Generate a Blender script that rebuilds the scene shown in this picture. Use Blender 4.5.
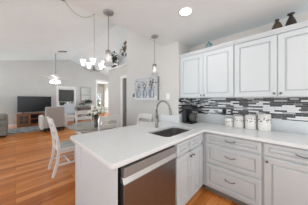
import bpy, bmesh, math, random
from mathutils import Vector, Matrix
random.seed(7)
PI = math.pi
SC = bpy.context.scene
COL = SC.collection
for _o in list(bpy.data.objects):
    bpy.data.objects.remove(_o)

# ------------------------------------------------------------------ camera
CAM_Z = 1.345
cd = bpy.data.cameras.new('camera')
cd.sensor_width = 36.0
cd.lens = 36.0 * 133.0 / 308.0
cd.shift_y = -3.0 / 308.0
cd.clip_start = 0.05
cam = bpy.data.objects.new('camera', cd)
cam.location = (0, 0, CAM_Z)
cam.rotation_euler = (PI / 2, 0, -math.radians(46.1))
COL.objects.link(cam)
SC.camera = cam

# ------------------------------------------------------------------ world, light, exposure
w = bpy.data.worlds.new('sky')
SC.world = w
w.use_nodes = True
bg = w.node_tree.nodes['Background']
bg.inputs[1].default_value = 1.0
_tc = w.node_tree.nodes.new('ShaderNodeTexCoord')
_sx = w.node_tree.nodes.new('ShaderNodeSeparateXYZ')
_rp = w.node_tree.nodes.new('ShaderNodeValToRGB')       # sky above; below it a ground added brighter than the sky to light ceilings
_mr = w.node_tree.nodes.new('ShaderNodeMapRange')
_mr.inputs['From Min'].default_value, _mr.inputs['From Max'].default_value = -1, 1
w.node_tree.links.new(_tc.outputs['Generated'], _sx.inputs[0])
w.node_tree.links.new(_sx.outputs['Z'], _mr.inputs['Value'])
w.node_tree.links.new(_mr.outputs['Result'], _rp.inputs['Fac'])
w.node_tree.links.new(_rp.outputs['Color'], bg.inputs[0])
_rp.color_ramp.elements[0].position, _rp.color_ramp.elements[0].color = 0.47, (1.78, 1.85, 1.90, 1)
_rp.color_ramp.elements[1].position, _rp.color_ramp.elements[1].color = 0.53, (0.62, 0.66, 0.72, 1)
SC.view_settings.view_transform = 'Standard'
SC.view_settings.look = 'None'
SC.view_settings.gamma = 1.0
SC.view_settings.use_curve_mapping = False
SC.view_settings.exposure = 0.09


def area(name, loc, rot, sx, sy, power, col=(1, 1, 1)):
    l = bpy.data.lights.new(name, 'AREA')
    l.shape = 'RECTANGLE'
    l.size, l.size_y, l.energy, l.color = sx, sy, power, col
    o = bpy.data.objects.new(name, l)
    o.location, o.rotation_euler = loc, rot
    COL.objects.link(o)
    return o


# area lights added as daylight fill, some tilted up to brighten the ceilings
DAY = (0.97, 0.99, 1.0)
DAY_COOL = (0.85, 0.985, 1.10)  # cooler tint chosen to offset warm bounce from the wood floor
area('daylight_fill_south', (-.5, -2.48, 1.2), (PI / 2 + .5, 0, 0), 5.2, 2.3, 34, DAY)
area('daylight_fill_west', (-3.48, -.2, 1.2), (PI / 2 + .5, 0, -PI / 2), 3.9, 2.3, 10, DAY)
area('daylight_fill_west_living', (-3.48, 5.5, 1.2), (PI / 2 + .3, 0, -PI / 2), 6.4, 2.3, 82, DAY_COOL)
area('daylight_sunroom', (4.75, 12.5, 1.3), (-PI / 2, 0, 0), 2.0, 1.6, 65, DAY)
area('daylight_fill_foyer', (5.40, 7.0, 1.5), (PI / 2, 0, PI / 2), 2.6, 1.9, 58, DAY_COOL)


# ------------------------------------------------------------------ materials
def mat(name, col, rough=0.5, metal=0.0, noise=0.0, nscale=8.0, emit=None, estr=0.0, trans=0.0, coat=0.0, bump=0.0, bscale=60.0, alpha=1.0, ior=1.45):
    m = bpy.data.materials.new(name)
    m.use_nodes = True
    nt = m.node_tree
    b = nt.nodes['Principled BSDF']
    c = (*col, 1)
    b.inputs['Base Color'].default_value = c
    b.inputs['Roughness'].default_value = rough
    b.inputs['Metallic'].default_value = metal
    b.inputs['IOR'].default_value = ior
    if trans:
        b.inputs['Transmission Weight'].default_value = trans
    if coat:
        b.inputs['Coat Weight'].default_value = coat
        b.inputs['Coat Roughness'].default_value = 0.08
    if alpha < 1:
        b.inputs['Alpha'].default_value = alpha
    if emit:
        b.inputs['Emission Color'].default_value = (*emit, 1)
        b.inputs['Emission Strength'].default_value = estr
    tc = nt.nodes.new('ShaderNodeTexCoord')
    if noise:
        n = nt.nodes.new('ShaderNodeTexNoise')
        n.inputs['Scale'].default_value = nscale
        n.inputs['Detail'].default_value = 4
        r = nt.nodes.new('ShaderNodeValToRGB')
        r.color_ramp.elements[0].color = tuple(max(0, x * (1 - noise)) for x in col) + (1,)
        r.color_ramp.elements[1].color = tuple(min(1, x * (1 + noise)) for x in col) + (1,)
        r.color_ramp.elements[0].position, r.color_ramp.elements[1].position = 0.3, 0.7
        nt.links.new(tc.outputs['Object'], n.inputs['Vector'])
        nt.links.new(n.outputs['Fac'], r.inputs['Fac'])
        nt.links.new(r.outputs['Color'], b.inputs['Base Color'])
    if bump:
        n = nt.nodes.new('ShaderNodeTexNoise')
        n.inputs['Scale'].default_value = bscale
        bp = nt.nodes.new('ShaderNodeBump')
        bp.inputs['Strength'].default_value = bump
        bp.inputs['Distance'].default_value = 0.01
        nt.links.new(tc.outputs['Object'], n.inputs['Vector'])
        nt.links.new(n.outputs['Fac'], bp.inputs['Height'])
        nt.links.new(bp.outputs['Normal'], b.inputs['Normal'])
    return m


M = {}
M['wall'] = mat('wall_paint', (0.545, 0.535, 0.515), 0.75, noise=0.02, nscale=3)
M['wall_white'] = mat('wall_paint_pale', (0.605, 0.60, 0.575), 0.75, noise=0.02, nscale=3)
M['ceiling'] = mat('ceiling_paint', (0.805, 0.872, 0.892), 0.85, noise=0.015, nscale=3)
M['trim'] = mat('trim_paint', (0.80, 0.80, 0.79), 0.45, noise=0.01)
M['cab'] = mat('cabinet_paint', (0.570, 0.610, 0.628), 0.38, noise=0.01, nscale=4)
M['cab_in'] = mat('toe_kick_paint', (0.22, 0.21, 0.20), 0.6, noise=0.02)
M['quartz'] = mat('white_quartz', (0.70, 0.725, 0.735), 0.22, noise=0.03, nscale=30)
M['steel'] = mat('brushed_steel', (0.28, 0.272, 0.27), 0.30, 0.95, noise=0.04, nscale=20)
M['steel_light'] = mat('steel_highlight', (0.70, 0.69, 0.68), 0.34, 0.9, noise=0.03, nscale=20)  # highlight band of the pocket handle put into the colour
M['sink'] = mat('sink_steel', (0.30, 0.29, 0.285), 0.34, 0.85, noise=0.05, nscale=20)
M['nickel'] = mat('satin_nickel', (0.30, 0.285, 0.27), 0.32, 0.9, noise=0.03)
M['pull'] = mat('dark_nickel', (0.17, 0.165, 0.16), 0.35, 0.85, noise=0.05)
M['nickel_light'] = mat('pale_nickel', (0.30, 0.305, 0.31), 0.4, 0.35, noise=0.05)
M['strip'] = mat('steel_strip_lit', (0.34, 0.335, 0.335), 0.45, 0.6, noise=0.04)  # paler steel carries the extra light caught by the dishwasher's control strip
M['black'] = mat('black_plastic', (0.008, 0.008, 0.009), 0.42, noise=0.1)
M['blackm'] = mat('black_matt', (0.02, 0.02, 0.02), 0.6, noise=0.1)
M['white'] = mat('white_gloss', (0.82, 0.82, 0.80), 0.3, noise=0.01)
M['ceramic'] = mat('white_ceramic', (0.80, 0.79, 0.76), 0.25, noise=0.02)
M['motif'] = mat('dark_motif', (0.19, 0.185, 0.18), 0.5, noise=0.1)
M['chair'] = mat('white_chair_paint', (0.76, 0.75, 0.73), 0.4, noise=0.02)
M['pad'] = mat('sage_pad', (0.50, 0.52, 0.49), 0.85, noise=0.05, nscale=30)
M['table'] = mat('table_top_pale', (0.30, 0.31, 0.27), 0.18, noise=0.05, nscale=6)
M['mauve'] = mat('mauve_grey_fabric', (0.40, 0.375, 0.36), 0.9, noise=0.05, nscale=40, bump=0.3, bscale=200)
M['cream'] = mat('cream_fabric', (0.66, 0.64, 0.60), 0.85, noise=0.04, nscale=30)
M['grey_fab'] = mat('grey_fabric', (0.22, 0.22, 0.20), 0.85, noise=0.08, nscale=30, bump=0.3, bscale=200)
M['blue_fab'] = mat('pale_blue_fabric', (0.50, 0.52, 0.55), 0.85, noise=0.04, nscale=30)
M['oak'] = mat('tv_stand_wood', (0.30, 0.10, 0.035), 0.35, noise=0.35, nscale=12)
M['dark_gap'] = mat('dark_interior', (0.03, 0.02, 0.017), 0.6, noise=0.1)
M['screen'] = mat('tv_screen', (0.012, 0.013, 0.015), 0.22, noise=0.05)
M['glass_dark'] = mat('cabinet_glass', (0.06, 0.06, 0.055), 0.08, noise=0.05)
M['glass'] = mat('seeded_glass', (0.70, 0.71, 0.715), 0.12, trans=0.30, alpha=0.62, ior=1.4)
M['pane'] = mat('window_glass', (0.95, 0.97, 0.97), 0.0, trans=1.0, ior=1.02)
M['opal'] = mat('lit_opal_glass', (0.95, 0.94, 0.92), 0.3, emit=(1.0, 0.96, 0.90), estr=1.0)
M['bulb'] = mat('lit_bulb', (1, 1, 1), 0.3, emit=(1.0, 0.95, 0.88), estr=1.5)
M['led'] = mat('lit_diffuser', (1, 1, 1), 0.3, emit=(1.0, 0.97, 0.93), estr=6.0)
M['shade'] = mat('grey_shade_fabric', (0.075, 0.073, 0.072), 0.8, noise=0.1, nscale=4)
M['mirror'] = mat('mirror_glass', (0.75, 0.76, 0.75), 0.06, 1.0, noise=0.01)
M['silver'] = mat('silver_frame', (0.44, 0.435, 0.41), 0.4, 0.2, noise=0.12, nscale=30)
M['leaf'] = mat('dark_leaf', (0.025, 0.045, 0.018), 0.5, noise=0.4, nscale=10)
M['leaf2'] = mat('green_leaf', (0.06, 0.10, 0.035), 0.5, noise=0.4, nscale=10)
M['hedge'] = mat('garden_leaf', (0.20, 0.26, 0.10), 0.6, noise=0.5, nscale=5)
M['petal'] = mat('white_petal', (0.82, 0.82, 0.76), 0.6, noise=0.05)
M['teal'] = mat('teal_glaze', (0.22, 0.34, 0.36), 0.3, noise=0.15, nscale=14)
M['teal_d'] = mat('dark_teal_glaze', (0.10, 0.20, 0.22), 0.3, noise=0.15)
M['bronze'] = mat('bronze_glaze', (0.085, 0.060, 0.035), 0.4, noise=0.5, nscale=9)
M['umber'] = mat('umber_glaze', (0.035, 0.024, 0.020), 0.4, noise=0.5, nscale=12)
M['greyjar'] = mat('grey_glaze', (0.40, 0.39, 0.37), 0.5, noise=0.03)
M['dark_wood'] = mat('grey_brown_wood', (0.17, 0.13, 0.11), 0.5, noise=0.2, nscale=12)
M['pot'] = mat('grey_pot', (0.40, 0.38, 0.35), 0.6, noise=0.1)
M['canvas'] = mat('canvas_pale', (0.50, 0.52, 0.54), 0.8, noise=0.12, nscale=9)
M['canvas_side_shade'] = mat('canvas_edge_shaded', (0.20, 0.20, 0.20), 0.8, noise=0.1)  # dark grey puts the shadow on the canvas sides into the colour
M['art_blue'] = mat('art_blue', (0.27, 0.31, 0.38), 0.8, noise=0.3, nscale=20)
M['art_dark'] = mat('art_dark', (0.10, 0.10, 0.11), 0.8, noise=0.4, nscale=30)
M['art_ochre'] = mat('art_ochre', (0.22, 0.19, 0.11), 0.8, noise=0.3, nscale=30)
M['art_white'] = mat('art_white', (0.66, 0.67, 0.68), 0.8, noise=0.05, nscale=20)
M['art_brown'] = mat('art_brown', (0.13, 0.09, 0.06), 0.8, noise=0.4, nscale=20)
M['vent'] = mat('vent_metal', (0.06, 0.06, 0.06), 0.5, noise=0.1)
M['cord'] = mat('cord_grey', (0.36, 0.35, 0.33), 0.5, 0.3, noise=0.05)
M['fanwhite'] = mat('fan_paint', (0.84, 0.84, 0.83), 0.45, noise=0.02)


def floor_mat():
    m = bpy.data.materials.new('oak_planks')
    m.use_nodes = True
    nt = m.node_tree
    b = nt.nodes['Principled BSDF']
    tc = nt.nodes.new('ShaderNodeTexCoord')
    br = nt.nodes.new('ShaderNodeTexBrick')
    br.inputs['Color1'].default_value = (0, 0, 0, 1)
    br.inputs['Color2'].default_value = (1, 1, 1, 1)
    br.inputs['Mortar'].default_value = (0.35, 0.35, 0.35, 1)
    br.inputs['Scale'].default_value = 1.0
    br.inputs['Mortar Size'].default_value = 0.0012
    br.inputs['Brick Width'].default_value = 1.1
    br.inputs['Row Height'].default_value = 0.118
    br.offset = 0.37
    nt.links.new(tc.outputs['Object'], br.inputs['Vector'])
    rp = nt.nodes.new('ShaderNodeValToRGB')
    e = rp.color_ramp.elements
    e[0].position, e[0].color = 0.0, (0.40, 0.118, 0.022, 1)
    e[1].position, e[1].color = 1.0, (0.74, 0.315, 0.105, 1)
    x = e.new(0.5); x.color = (0.56, 0.188, 0.040, 1)
    nt.links.new(br.outputs['Color'], rp.inputs['Fac'])
    mp = nt.nodes.new('ShaderNodeMapping')
    mp.inputs['Scale'].default_value = (1.0, 14, 1)
    nt.links.new(tc.outputs['Object'], mp.inputs['Vector'])
    nz = nt.nodes.new('ShaderNodeTexNoise')
    nz.inputs['Scale'].default_value = 2.2
    nz.inputs['Detail'].default_value = 5
    nt.links.new(mp.outputs['Vector'], nz.inputs['Vector'])
    mr = nt.nodes.new('ShaderNodeMapRange')
    mr.inputs['From Min'].default_value, mr.inputs['From Max'].default_value = 0.3, 0.7
    mr.inputs['To Min'].default_value, mr.inputs['To Max'].default_value = 0.80, 1.18
    nt.links.new(nz.outputs['Fac'], mr.inputs['Value'])
    mx = nt.nodes.new('ShaderNodeVectorMath'); mx.operation = 'SCALE'
    nt.links.new(rp.outputs['Color'], mx.inputs[0])
    nt.links.new(mr.outputs['Result'], mx.inputs['Scale'])
    mm = nt.nodes.new('ShaderNodeMix'); mm.data_type = 'RGBA'
    mm.inputs['B'].default_value = (0.07, 0.03, 0.015, 1)
    nt.links.new(br.outputs['Fac'], mm.inputs['Factor'])
    nt.links.new(mx.outputs['Vector'], mm.inputs['A'])
    nt.links.new(mm.outputs['Result'], b.inputs['Base Color'])
    b.inputs['Roughness'].default_value = 0.34
    b.inputs['Specular IOR Level'].default_value = 0.32
    return m


def tile_mat():
    """linear glass and stone mosaic: thin strips in black, grey, white"""
    m = bpy.data.materials.new('mosaic_tile')
    m.use_nodes = True
    nt = m.node_tree
    b = nt.nodes['Principled BSDF']
    uv = nt.nodes.new('ShaderNodeUVMap')
    br = nt.nodes.new('ShaderNodeTexBrick')
    br.inputs['Color1'].default_value = (0, 0, 0, 1)
    br.inputs['Color2'].default_value = (1, 1, 1, 1)
    br.inputs['Mortar'].default_value = (0.5, 0.5, 0.5, 1)
    br.inputs['Scale'].default_value = 1.0
    br.inputs['Mortar Size'].default_value = 0.0012
    br.inputs['Bias'].default_value = 0.0
    br.inputs['Brick Width'].default_value = 0.125
    br.inputs['Row Height'].default_value = 0.0235
    br.offset = 0.39
    br.offset_frequency = 2
    br.squash = 0.62
    br.squash_frequency = 3
    nt.links.new(uv.outputs['UV'], br.inputs['Vector'])
    rp = nt.nodes.new('ShaderNodeValToRGB')
    rp.color_ramp.interpolation = 'CONSTANT'
    e = rp.color_ramp.elements
    e[0].position, e[0].color = 0.0, (0.008, 0.008, 0.009, 1)
    e[1].position, e[1].color = 0.40, (0.055, 0.053, 0.055, 1)
    for p, c in ((0.47, (0.22, 0.215, 0.22, 1)), (0.57, (0.42, 0.41, 0.41, 1)), (0.64, (0.78, 0.78, 0.78, 1))):
        x = e.new(p); x.color = c
    nt.links.new(br.outputs['Color'], rp.inputs['Fac'])
    mm = nt.nodes.new('ShaderNodeMix'); mm.data_type = 'RGBA'
    mm.inputs['B'].default_value = (0.40, 0.40, 0.40, 1)
    nt.links.new(br.outputs['Fac'], mm.inputs['Factor'])
    nt.links.new(rp.outputs['Color'], mm.inputs['A'])
    nt.links.new(mm.outputs['Result'], b.inputs['Base Color'])
    b.inputs['Roughness'].default_value = 0.18
    return m


def rug_mat():
    m = mat('rug_wool', (0.22, 0.24, 0.25), 0.95)
    nt = m.node_tree
    b = nt.nodes['Principled BSDF']
    tc = nt.nodes.new('ShaderNodeTexCoord')
    v = nt.nodes.new('ShaderNodeTexNoise')
    v.inputs['Scale'].default_value = 7
    v.inputs['Detail'].default_value = 6
    r = nt.nodes.new('ShaderNodeValToRGB')
    r.color_ramp.elements[0].position, r.color_ramp.elements[0].color = 0.38, (0.10, 0.13, 0.15, 1)
    r.color_ramp.elements[1].position, r.color_ramp.elements[1].color = 0.62, (0.36, 0.37, 0.37, 1)
    nt.links.new(tc.outputs['Object'], v.inputs['Vector'])
    nt.links.new(v.outputs['Fac'], r.inputs['Fac'])
    nt.links.new(r.outputs['Color'], b.inputs['Base Color'])
    return m


M['floor'] = floor_mat()
M['tile'] = tile_mat()
M['rug'] = rug_mat()


# ------------------------------------------------------------------ mesh helpers
class MB:
    def __init__(s):
        s.v, s.f, s.m, s.sm, s.uv = [], [], [], [], None

    def add(s, vs, fs, mi=0, smooth=False):
        o = len(s.v)
        s.v += [Vector(p) for p in vs]
        for f in fs:
            s.f.append([o + i for i in f]); s.m.append(mi); s.sm.append(smooth)

    def box(s, x0, x1, y0, y1, z0, z1, mi=0):
        s.add([(x0, y0, z0), (x1, y0, z0), (x1, y1, z0), (x0, y1, z0), (x0, y0, z1), (x1, y0, z1), (x1, y1, z1), (x0, y1, z1)],
              [(3, 2, 1, 0), (4, 5, 6, 7), (0, 1, 5, 4), (1, 2, 6, 5), (2, 3, 7, 6), (3, 0, 4, 7)], mi)

    def hexa(s, a, b, mi=0):
        """a, b: two quads (4 points each, same winding) joined"""
        s.add(list(a) + list(b), [(3, 2, 1, 0), (4, 5, 6, 7), (0, 1, 5, 4), (1, 2, 6, 5), (2, 3, 7, 6), (3, 0, 4, 7)], mi)

    def tube(s, path, r, n=10, mi=0, cap=True):
        path = [Vector(p) for p in path]
        rs = r if isinstance(r, (list, tuple)) else [r] * len(path)
        vs, fs = [], []
        prev = None
        for i, p in enumerate(path):
            a = path[max(0, i - 1)]; b = path[min(len(path) - 1, i + 1)]
            t = (b - a)
            t = t.normalized() if t.length > 1e-9 else Vector((0, 0, 1))
            if prev is None:
                ref = Vector((0, 0, 1)) if abs(t.z) < 0.9 else Vector((1, 0, 0))
                u = t.cross(ref).normalized()
            else:
                u = (prev - t * prev.dot(t)).normalized()
            prev = u
            w_ = t.cross(u)
            for k in range(n):
                an = 2 * PI * k / n
                vs.append(p + (u * math.cos(an) + w_ * math.sin(an)) * rs[i])
        for i in range(len(path) - 1):
            for k in range(n):
                k2 = (k + 1) % n
                fs.append((i * n + k, i * n + k2, (i + 1) * n + k2, (i + 1) * n + k))
        s.add(vs, fs, mi, True)
        if cap:
            o = len(s.v) - len(vs)
            s.f.append([o + k for k in reversed(range(n))]); s.m.append(mi); s.sm.append(False)
            e = o + (len(path) - 1) * n
            s.f.append([e + k for k in range(n)]); s.m.append(mi); s.sm.append(False)

    def bar(s, p0, p1, w_, d, side=(0, 0, 1), mi=0):
        """rectangular bar from p0 to p1; w_ measured along the axis nearest 'side'"""
        p0, p1 = Vector(p0), Vector(p1)
        t = (p1 - p0).normalized()
        sd = Vector(side)
        u = (sd - t * sd.dot(t)).normalized()
        v = t.cross(u)
        q = [u * a * w_ / 2 + v * b * d / 2 for a, b in ((-1, -1), (1, -1), (1, 1), (-1, 1))]
        s.hexa([p0 + k for k in q], [p1 + k for k in q], mi)

    def lathe(s, prof, c=(0, 0, 0), n=24, mi=0, cap=True):
        c = Vector(c)
        vs, fs = [], []
        for r, z in prof:
            for k in range(n):
                an = 2 * PI * k / n
                vs.append(c + Vector((r * math.cos(an), r * math.sin(an), z)))
        for i in range(len(prof) - 1):
            for k in range(n):
                k2 = (k + 1) % n
                fs.append((i * n + k, i * n + k2, (i + 1) * n + k2, (i + 1) * n + k))
        s.add(vs, fs, mi, True)
        if cap:
            o = len(s.v) - len(vs)
            s.f.append([o + k for k in reversed(range(n))]); s.m.append(mi); s.sm.append(False)
            e = o + (len(prof) - 1) * n
            s.f.append([e + k for k in range(n)]); s.m.append(mi); s.sm.append(False)

    def ball(s, c, r, n=12, mi=0):
        r = r if isinstance(r, (list, tuple)) else (r, r, r)
        c = Vector(c)
        h = max(4, n // 2)
        vs = [c + Vector((0, 0, -r[2]))]
        for i in range(1, h):
            a = -PI / 2 + PI * i / h
            for k in range(n):
                b = 2 * PI * k / n
                vs.append(c + Vector((r[0] * math.cos(a) * math.cos(b), r[1] * math.cos(a) * math.sin(b), r[2] * math.sin(a))))
        vs.append(c + Vector((0, 0, r[2])))
        fs = [(0, 1 + (k + 1) % n, 1 + k) for k in range(n)]
        for i in range(h - 2):
            for k in range(n):
                k2 = (k + 1) % n
                fs.append((1 + i * n + k, 1 + i * n + k2, 1 + (i + 1) * n + k2, 1 + (i + 1) * n + k))
        L = len(vs) - 1
        fs += [(L, 1 + (h - 2) * n + k, 1 + (h - 2) * n + (k + 1) % n) for k in range(n)]
        s.add(vs, fs, mi, True)

    def loops(s, loops, mi=0, cap0=True, cap1=True, smooth=False):
        n = len(loops[0])
        vs = [p for l in loops for p in l]
        fs = []
        for i in range(len(loops) - 1):
            for k in range(n):
                k2 = (k + 1) % n
                fs.append((i * n + k, i * n + k2, (i + 1) * n + k2, (i + 1) * n + k))
        s.add(vs, fs, mi, smooth)
        o = len(s.v) - len(vs)
        if cap0:
            s.f.append([o + k for k in reversed(range(n))]); s.m.append(mi); s.sm.append(False)
        if cap1:
            e = o + (len(loops) - 1) * n
            s.f.append([e + k for k in range(n)]); s.m.append(mi); s.sm.append(False)

    def front(s, O, U, N, w_, h, t=0.02, fr=0.055, mi=0):
        """a raised-panel door or drawer front: O lower-left back corner, U across, N outwards"""
        O, U, N = Vector(O), Vector(U), Vector(N)
        V = Vector((0, 0, 1))
        prof = [(0, 0), (0, t - 0.005), (0.006, t), (fr, t), (fr + 0.003, t - 0.014), (fr + 0.009, t - 0.014), (fr + 0.022, t - 0.001)]
        ls = []
        for i, d in prof:
            ls.append([O + U * a + V * b + N * d for a, b in ((i, i), (w_ - i, i), (w_ - i, h - i), (i, h - i))])
        s.loops(ls, mi)

    def build(s, name, mats, parent=None, bevel=0.0, seg=2, world=True, subsurf=0):
        me = bpy.data.meshes.new(name)
        sh = Vector((0, 0, 0))
        if parent is not None and world:
            p = parent
            while p is not None:
                sh = sh + p.location; p = p.parent
        me.from_pydata([tuple(p - sh) for p in s.v], [], s.f)
        if not isinstance(mats, (list, tuple)):
            mats = [mats]
        for m in mats:
            me.materials.append(m)
        me.polygons.foreach_set('material_index', s.m)
        me.polygons.foreach_set('use_smooth', s.sm)
        bm = bmesh.new(); bm.from_mesh(me)
        bmesh.ops.recalc_face_normals(bm, faces=bm.faces)
        bm.to_mesh(me); bm.free()
        me.update()
        o = bpy.data.objects.new(name, me)
        COL.objects.link(o)
        if parent is not None:
            o.parent = parent
        if bevel:
            b = o.modifiers.new('bevel', 'BEVEL')
            b.width, b.segments, b.limit_method = bevel, seg, 'ANGLE'
            b.angle_limit = math.radians(40)
        if subsurf:
            b = o.modifiers.new('subsurf', 'SUBSURF')
            b.levels = b.render_levels = subsurf
        return o


def rrect(x0, x1, y0, y1, r, z, n=5):
    pts = []
    for cx, cy, a0 in ((x1 - r, y0 + r, -PI / 2), (x1 - r, y1 - r, 0), (x0 + r, y1 - r, PI / 2), (x0 + r, y0 + r, PI)):
        for k in range(n + 1):
            a = a0 + PI / 2 * k / n
            pts.append(Vector((cx + r * math.cos(a), cy + r * math.sin(a), z)))
    return pts


def thing(name, label, cat, loc=(0, 0, 0), rz=0.0, group=None):
    o = bpy.data.objects.new(name, None)
    o.empty_display_size = 0.1
    o.location, o.rotation_euler = loc, (0, 0, rz)
    COL.objects.link(o)
    return tag(o, label, cat, group)


def tag(o, label, cat, group=None):
    o['label'], o['category'] = label, cat
    if group:
        o['group'] = group
    return o


def struct(o):
    o['kind'] = 'structure'
    return o


def one(build):
    mb = MB()
    build(mb)
    return mb


def BOX(*a):
    mb = MB(); mb.box(*a); return mb


def dup(root, loc, rz, label, group=None):
    r = root.copy(); COL.objects.link(r)
    r.location, r.rotation_euler = loc, (0, 0, rz)
    r['label'] = label
    if group:
        r['group'] = group
    for ch in list(root.children):
        c = ch.copy(); COL.objects.link(c); c.parent = r
        for g in ch.children:
            d = g.copy(); COL.objects.link(d); d.parent = c
    return r


# ------------------------------------------------------------------ setting
H = 2.43                                   # kitchen ceiling
WX, RX = 2.52, 2.09                        # right wall, picture wall
RY = 1.38                                  # end of the cabinet alcove
FY = 1.715                                 # edge of the flat ceiling
NY = 9.5                                   # far wall
RIDGE, RZ, SL, SR = 2.285, 3.80, 0.225, 0.285


def vz(x):
    return RZ - (SL * (RIDGE - x) if x < RIDGE else SR * (x - RIDGE))


struct(BOX(-3.62, 6.12, -2.62, 12.7, -0.05, 0.0).build('floor', M['floor']))
struct(BOX(-3.62, WX + 0.15, -2.62, FY, H, H + 0.06).build('ceiling', M['ceiling']))
mb = MB()
for xa, xb in ((-3.5, RIDGE), (RIDGE, 6.0)):
    mb.hexa([(xa, FY - .02, vz(xa)), (xb, FY - .02, vz(xb)), (xb, NY + .1, vz(xb)), (xa, NY + .1, vz(xa))],
            [(xa, FY - .02, vz(xa) + .06), (xb, FY - .02, vz(xb) + .06), (xb, NY + .1, vz(xb) + .06), (xa, NY + .1, vz(xa) + .06)])
struct(mb.build('ceiling_vault', M['ceiling']))
mb = MB()                                  # face between the flat and the vaulted ceiling
for xa, xb in ((-3.5, RIDGE), (RIDGE, 6.0)):
    mb.hexa([(xa, FY - .06, H + .02), (xb, FY - .06, H + .02), (xb, FY - .06, vz(xb)), (xa, FY - .06, vz(xa))],
            [(xa, FY, H + .02), (xb, FY, H + .02), (xb, FY, vz(xb)), (xa, FY, vz(xa))])
struct(mb.build('wall_drop', M['ceiling']))
struct(BOX(WX, WX + .15, -2.62, RY, 0, H).build('wall_right', mat('wall_paint_beige', (0.63, 0.585, 0.545), 0.75, noise=0.02, nscale=3)))
struct(BOX(RX, 3.3, RY, 3.05, 0, 3.9).build('wall_picture', M['wall_white']))
# wall under the display ledge with a doorway, ledge board on top
LX, LZ = 2.45, 2.44
mb = MB()
mb.box(LX, LX + .12, 3.05, 3.10, 0, LZ); mb.box(LX, LX + .12, 3.78, 4.78, 0, LZ); mb.box(LX, LX + .12, 3.10, 3.78, 2.03, LZ)
mb.box(LX + .12, 3.6, 4.66, 4.78, 0, LZ); mb.box(3.5, 3.62, 3.05, 4.78, 0, 3.7)
struct(mb.build('wall_ledge', M['wall_white']))
struct(BOX(LX - .03, 3.5, 3.05, 4.80, LZ, LZ + .055).build('trim_ledge', M['trim'], bevel=.006))
mb = MB()
mb.box(LX - .02, LX, 3.05, 3.10, 0, 2.03); mb.box(LX - .02, LX, 3.78, 3.90, 0, 2.03); mb.box(LX - .02, LX, 3.05, 3.90, 2.03, 2.13)
struct(mb.build('trim_doorway', M['trim'], bevel=.004))
d = struct(BOX(LX + .07, LX + .11, 3.11, 3.77, 0.01, 2.02).build('door_1', mat('door_grey', (0.20, 0.19, 0.185), 0.5, noise=0.05)))
mb = MB(); mb.ball((LX + .03, 3.70, 0.98), .028); mb.tube([(LX + .07, 3.70, .98), (LX + .03, 3.70, .98)], .012)
mb.build('door_knob', M['nickel'], d)
# far wall: window opening and a tall opening to the sunroom
W0, W1_, WZ0, WZ1 = 1.74, 2.56, 0.93, 2.03
O0, O1, OZ = 4.02, 5.30, 2.66


def gable(mb, y0, y1, xs, zb):
    """wall slab between y0 and y1 over the x spans of xs, from zb(x) up to the vault"""
    for xa, xb, z0 in xs:
        for a, b in ([(xa, min(xb, RIDGE)), (max(xa, RIDGE), xb)]):
            if b - a > 1e-6:
                mb.hexa([(a, y0, z0), (b, y0, z0), (b, y0, vz(b) + .03), (a, y0, vz(a) + .03)],
                        [(a, y1, z0), (b, y1, z0), (b, y1, vz(b) + .03), (a, y1, vz(a) + .03)])


mb = MB()
gable(mb, NY, NY + .12, [(-3.5, W0, 0), (W0, W1_, WZ1), (W1_, O0, 0), (O0, O1, OZ), (O1, 6.0, 0)], 0)
mb.box(W0, W1_, NY, NY + .12, 0, WZ0)
struct(mb.build('wall_far', M['wall']))
mb = MB()                                  # unseen left wall, openings widened to let in more light
mb.box(-3.62, -3.5, -2.5, -2.2, 0, 3.0); mb.box(-3.62, -3.5, 1.8, 2.2, 0, 3.0); mb.box(-3.62, -3.5, 8.9, NY, 0, 3.0)
mb.box(-3.62, -3.5, -2.2, 1.8, 2.38, 3.0); mb.box(-3.62, -3.5, 2.2, 8.9, 2.38, 3.0); mb.box(-3.62, -3.5, 5.4, 5.6, 0, 2.38)
struct(mb.build('wall_left', M['wall_white']))
mb = MB()  # unseen back wall, opened to full height so light reaches the ceiling
mb.box(-3.5, -3.2, -2.62, -2.5, 0, H); mb.box(2.2, WX, -2.62, -2.5, 0, H); mb.box(-3.2, 2.2, -2.62, -2.5, 2.38, H)
mb.box(-.56, -.44, -2.62, -2.5, 0, 2.38)
struct(mb.build('wall_back', M['wall_white']))
mb = MB()
mb.box(6.0, 6.12, 4.7, 5.6, 0, 2.9); mb.box(6.0, 6.12, 8.4, 12.6, 0, 2.9); mb.box(6.0, 6.12, 5.6, 8.4, 0, .5); mb.box(6.0, 6.12, 5.6, 8.4, 2.45, 2.9)
mb.box(3.6, 6.0, 4.66, 4.78, 0, 3.5)
struct(mb.build('wall_foyer', M['wall_white']))
# baseboards
struct(BOX(-3.5, O0, NY - .018, NY, 0, .13).build('baseboard_far', M['trim'], bevel=.004))
struct(BOX(RX - .016, RX, 1.80, 3.05, 0, .12).build('baseboard_picture', M['trim'], bevel=.004))
mb = MB()
mb.box(LX - .014, LX, 3.90, 4.78, 0, .12)
struct(mb.build('baseboard_ledge', M['trim'], bevel=.004))
# casing round the sunroom opening
mb = MB()
mb.box(O0 - .10, O0, NY - .02, NY, 0, OZ + .1); mb.box(O1, O1 + .1, NY - .02, NY, 0, OZ + .1); mb.box(O0, O1, NY - .02, NY, OZ, OZ + .1)
struct(mb.build('trim_opening', M['trim'], bevel=.004))
# sunroom
mb = MB()
mb.box(3.2, 3.32, NY + .12, 12.6, 0, 2.9)
mb.box(3.2, 6.0, 12.6, 12.7, 1.92, 2.9); mb.box(3.2, 3.75, 12.6, 12.7, 0, 1.92); mb.box(6.0 - .25, 6.0, 12.6, 12.7, 0, 1.92); mb.box(3.75, 5.75, 12.6, 12.7, 0, .30)
struct(mb.build('wall_sunroom', M['wall_white']))
struct(BOX(3.2, 6.0, NY + .12, 12.7, 2.85, 2.9).build('ceiling_sunroom', M['ceiling']))


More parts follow.
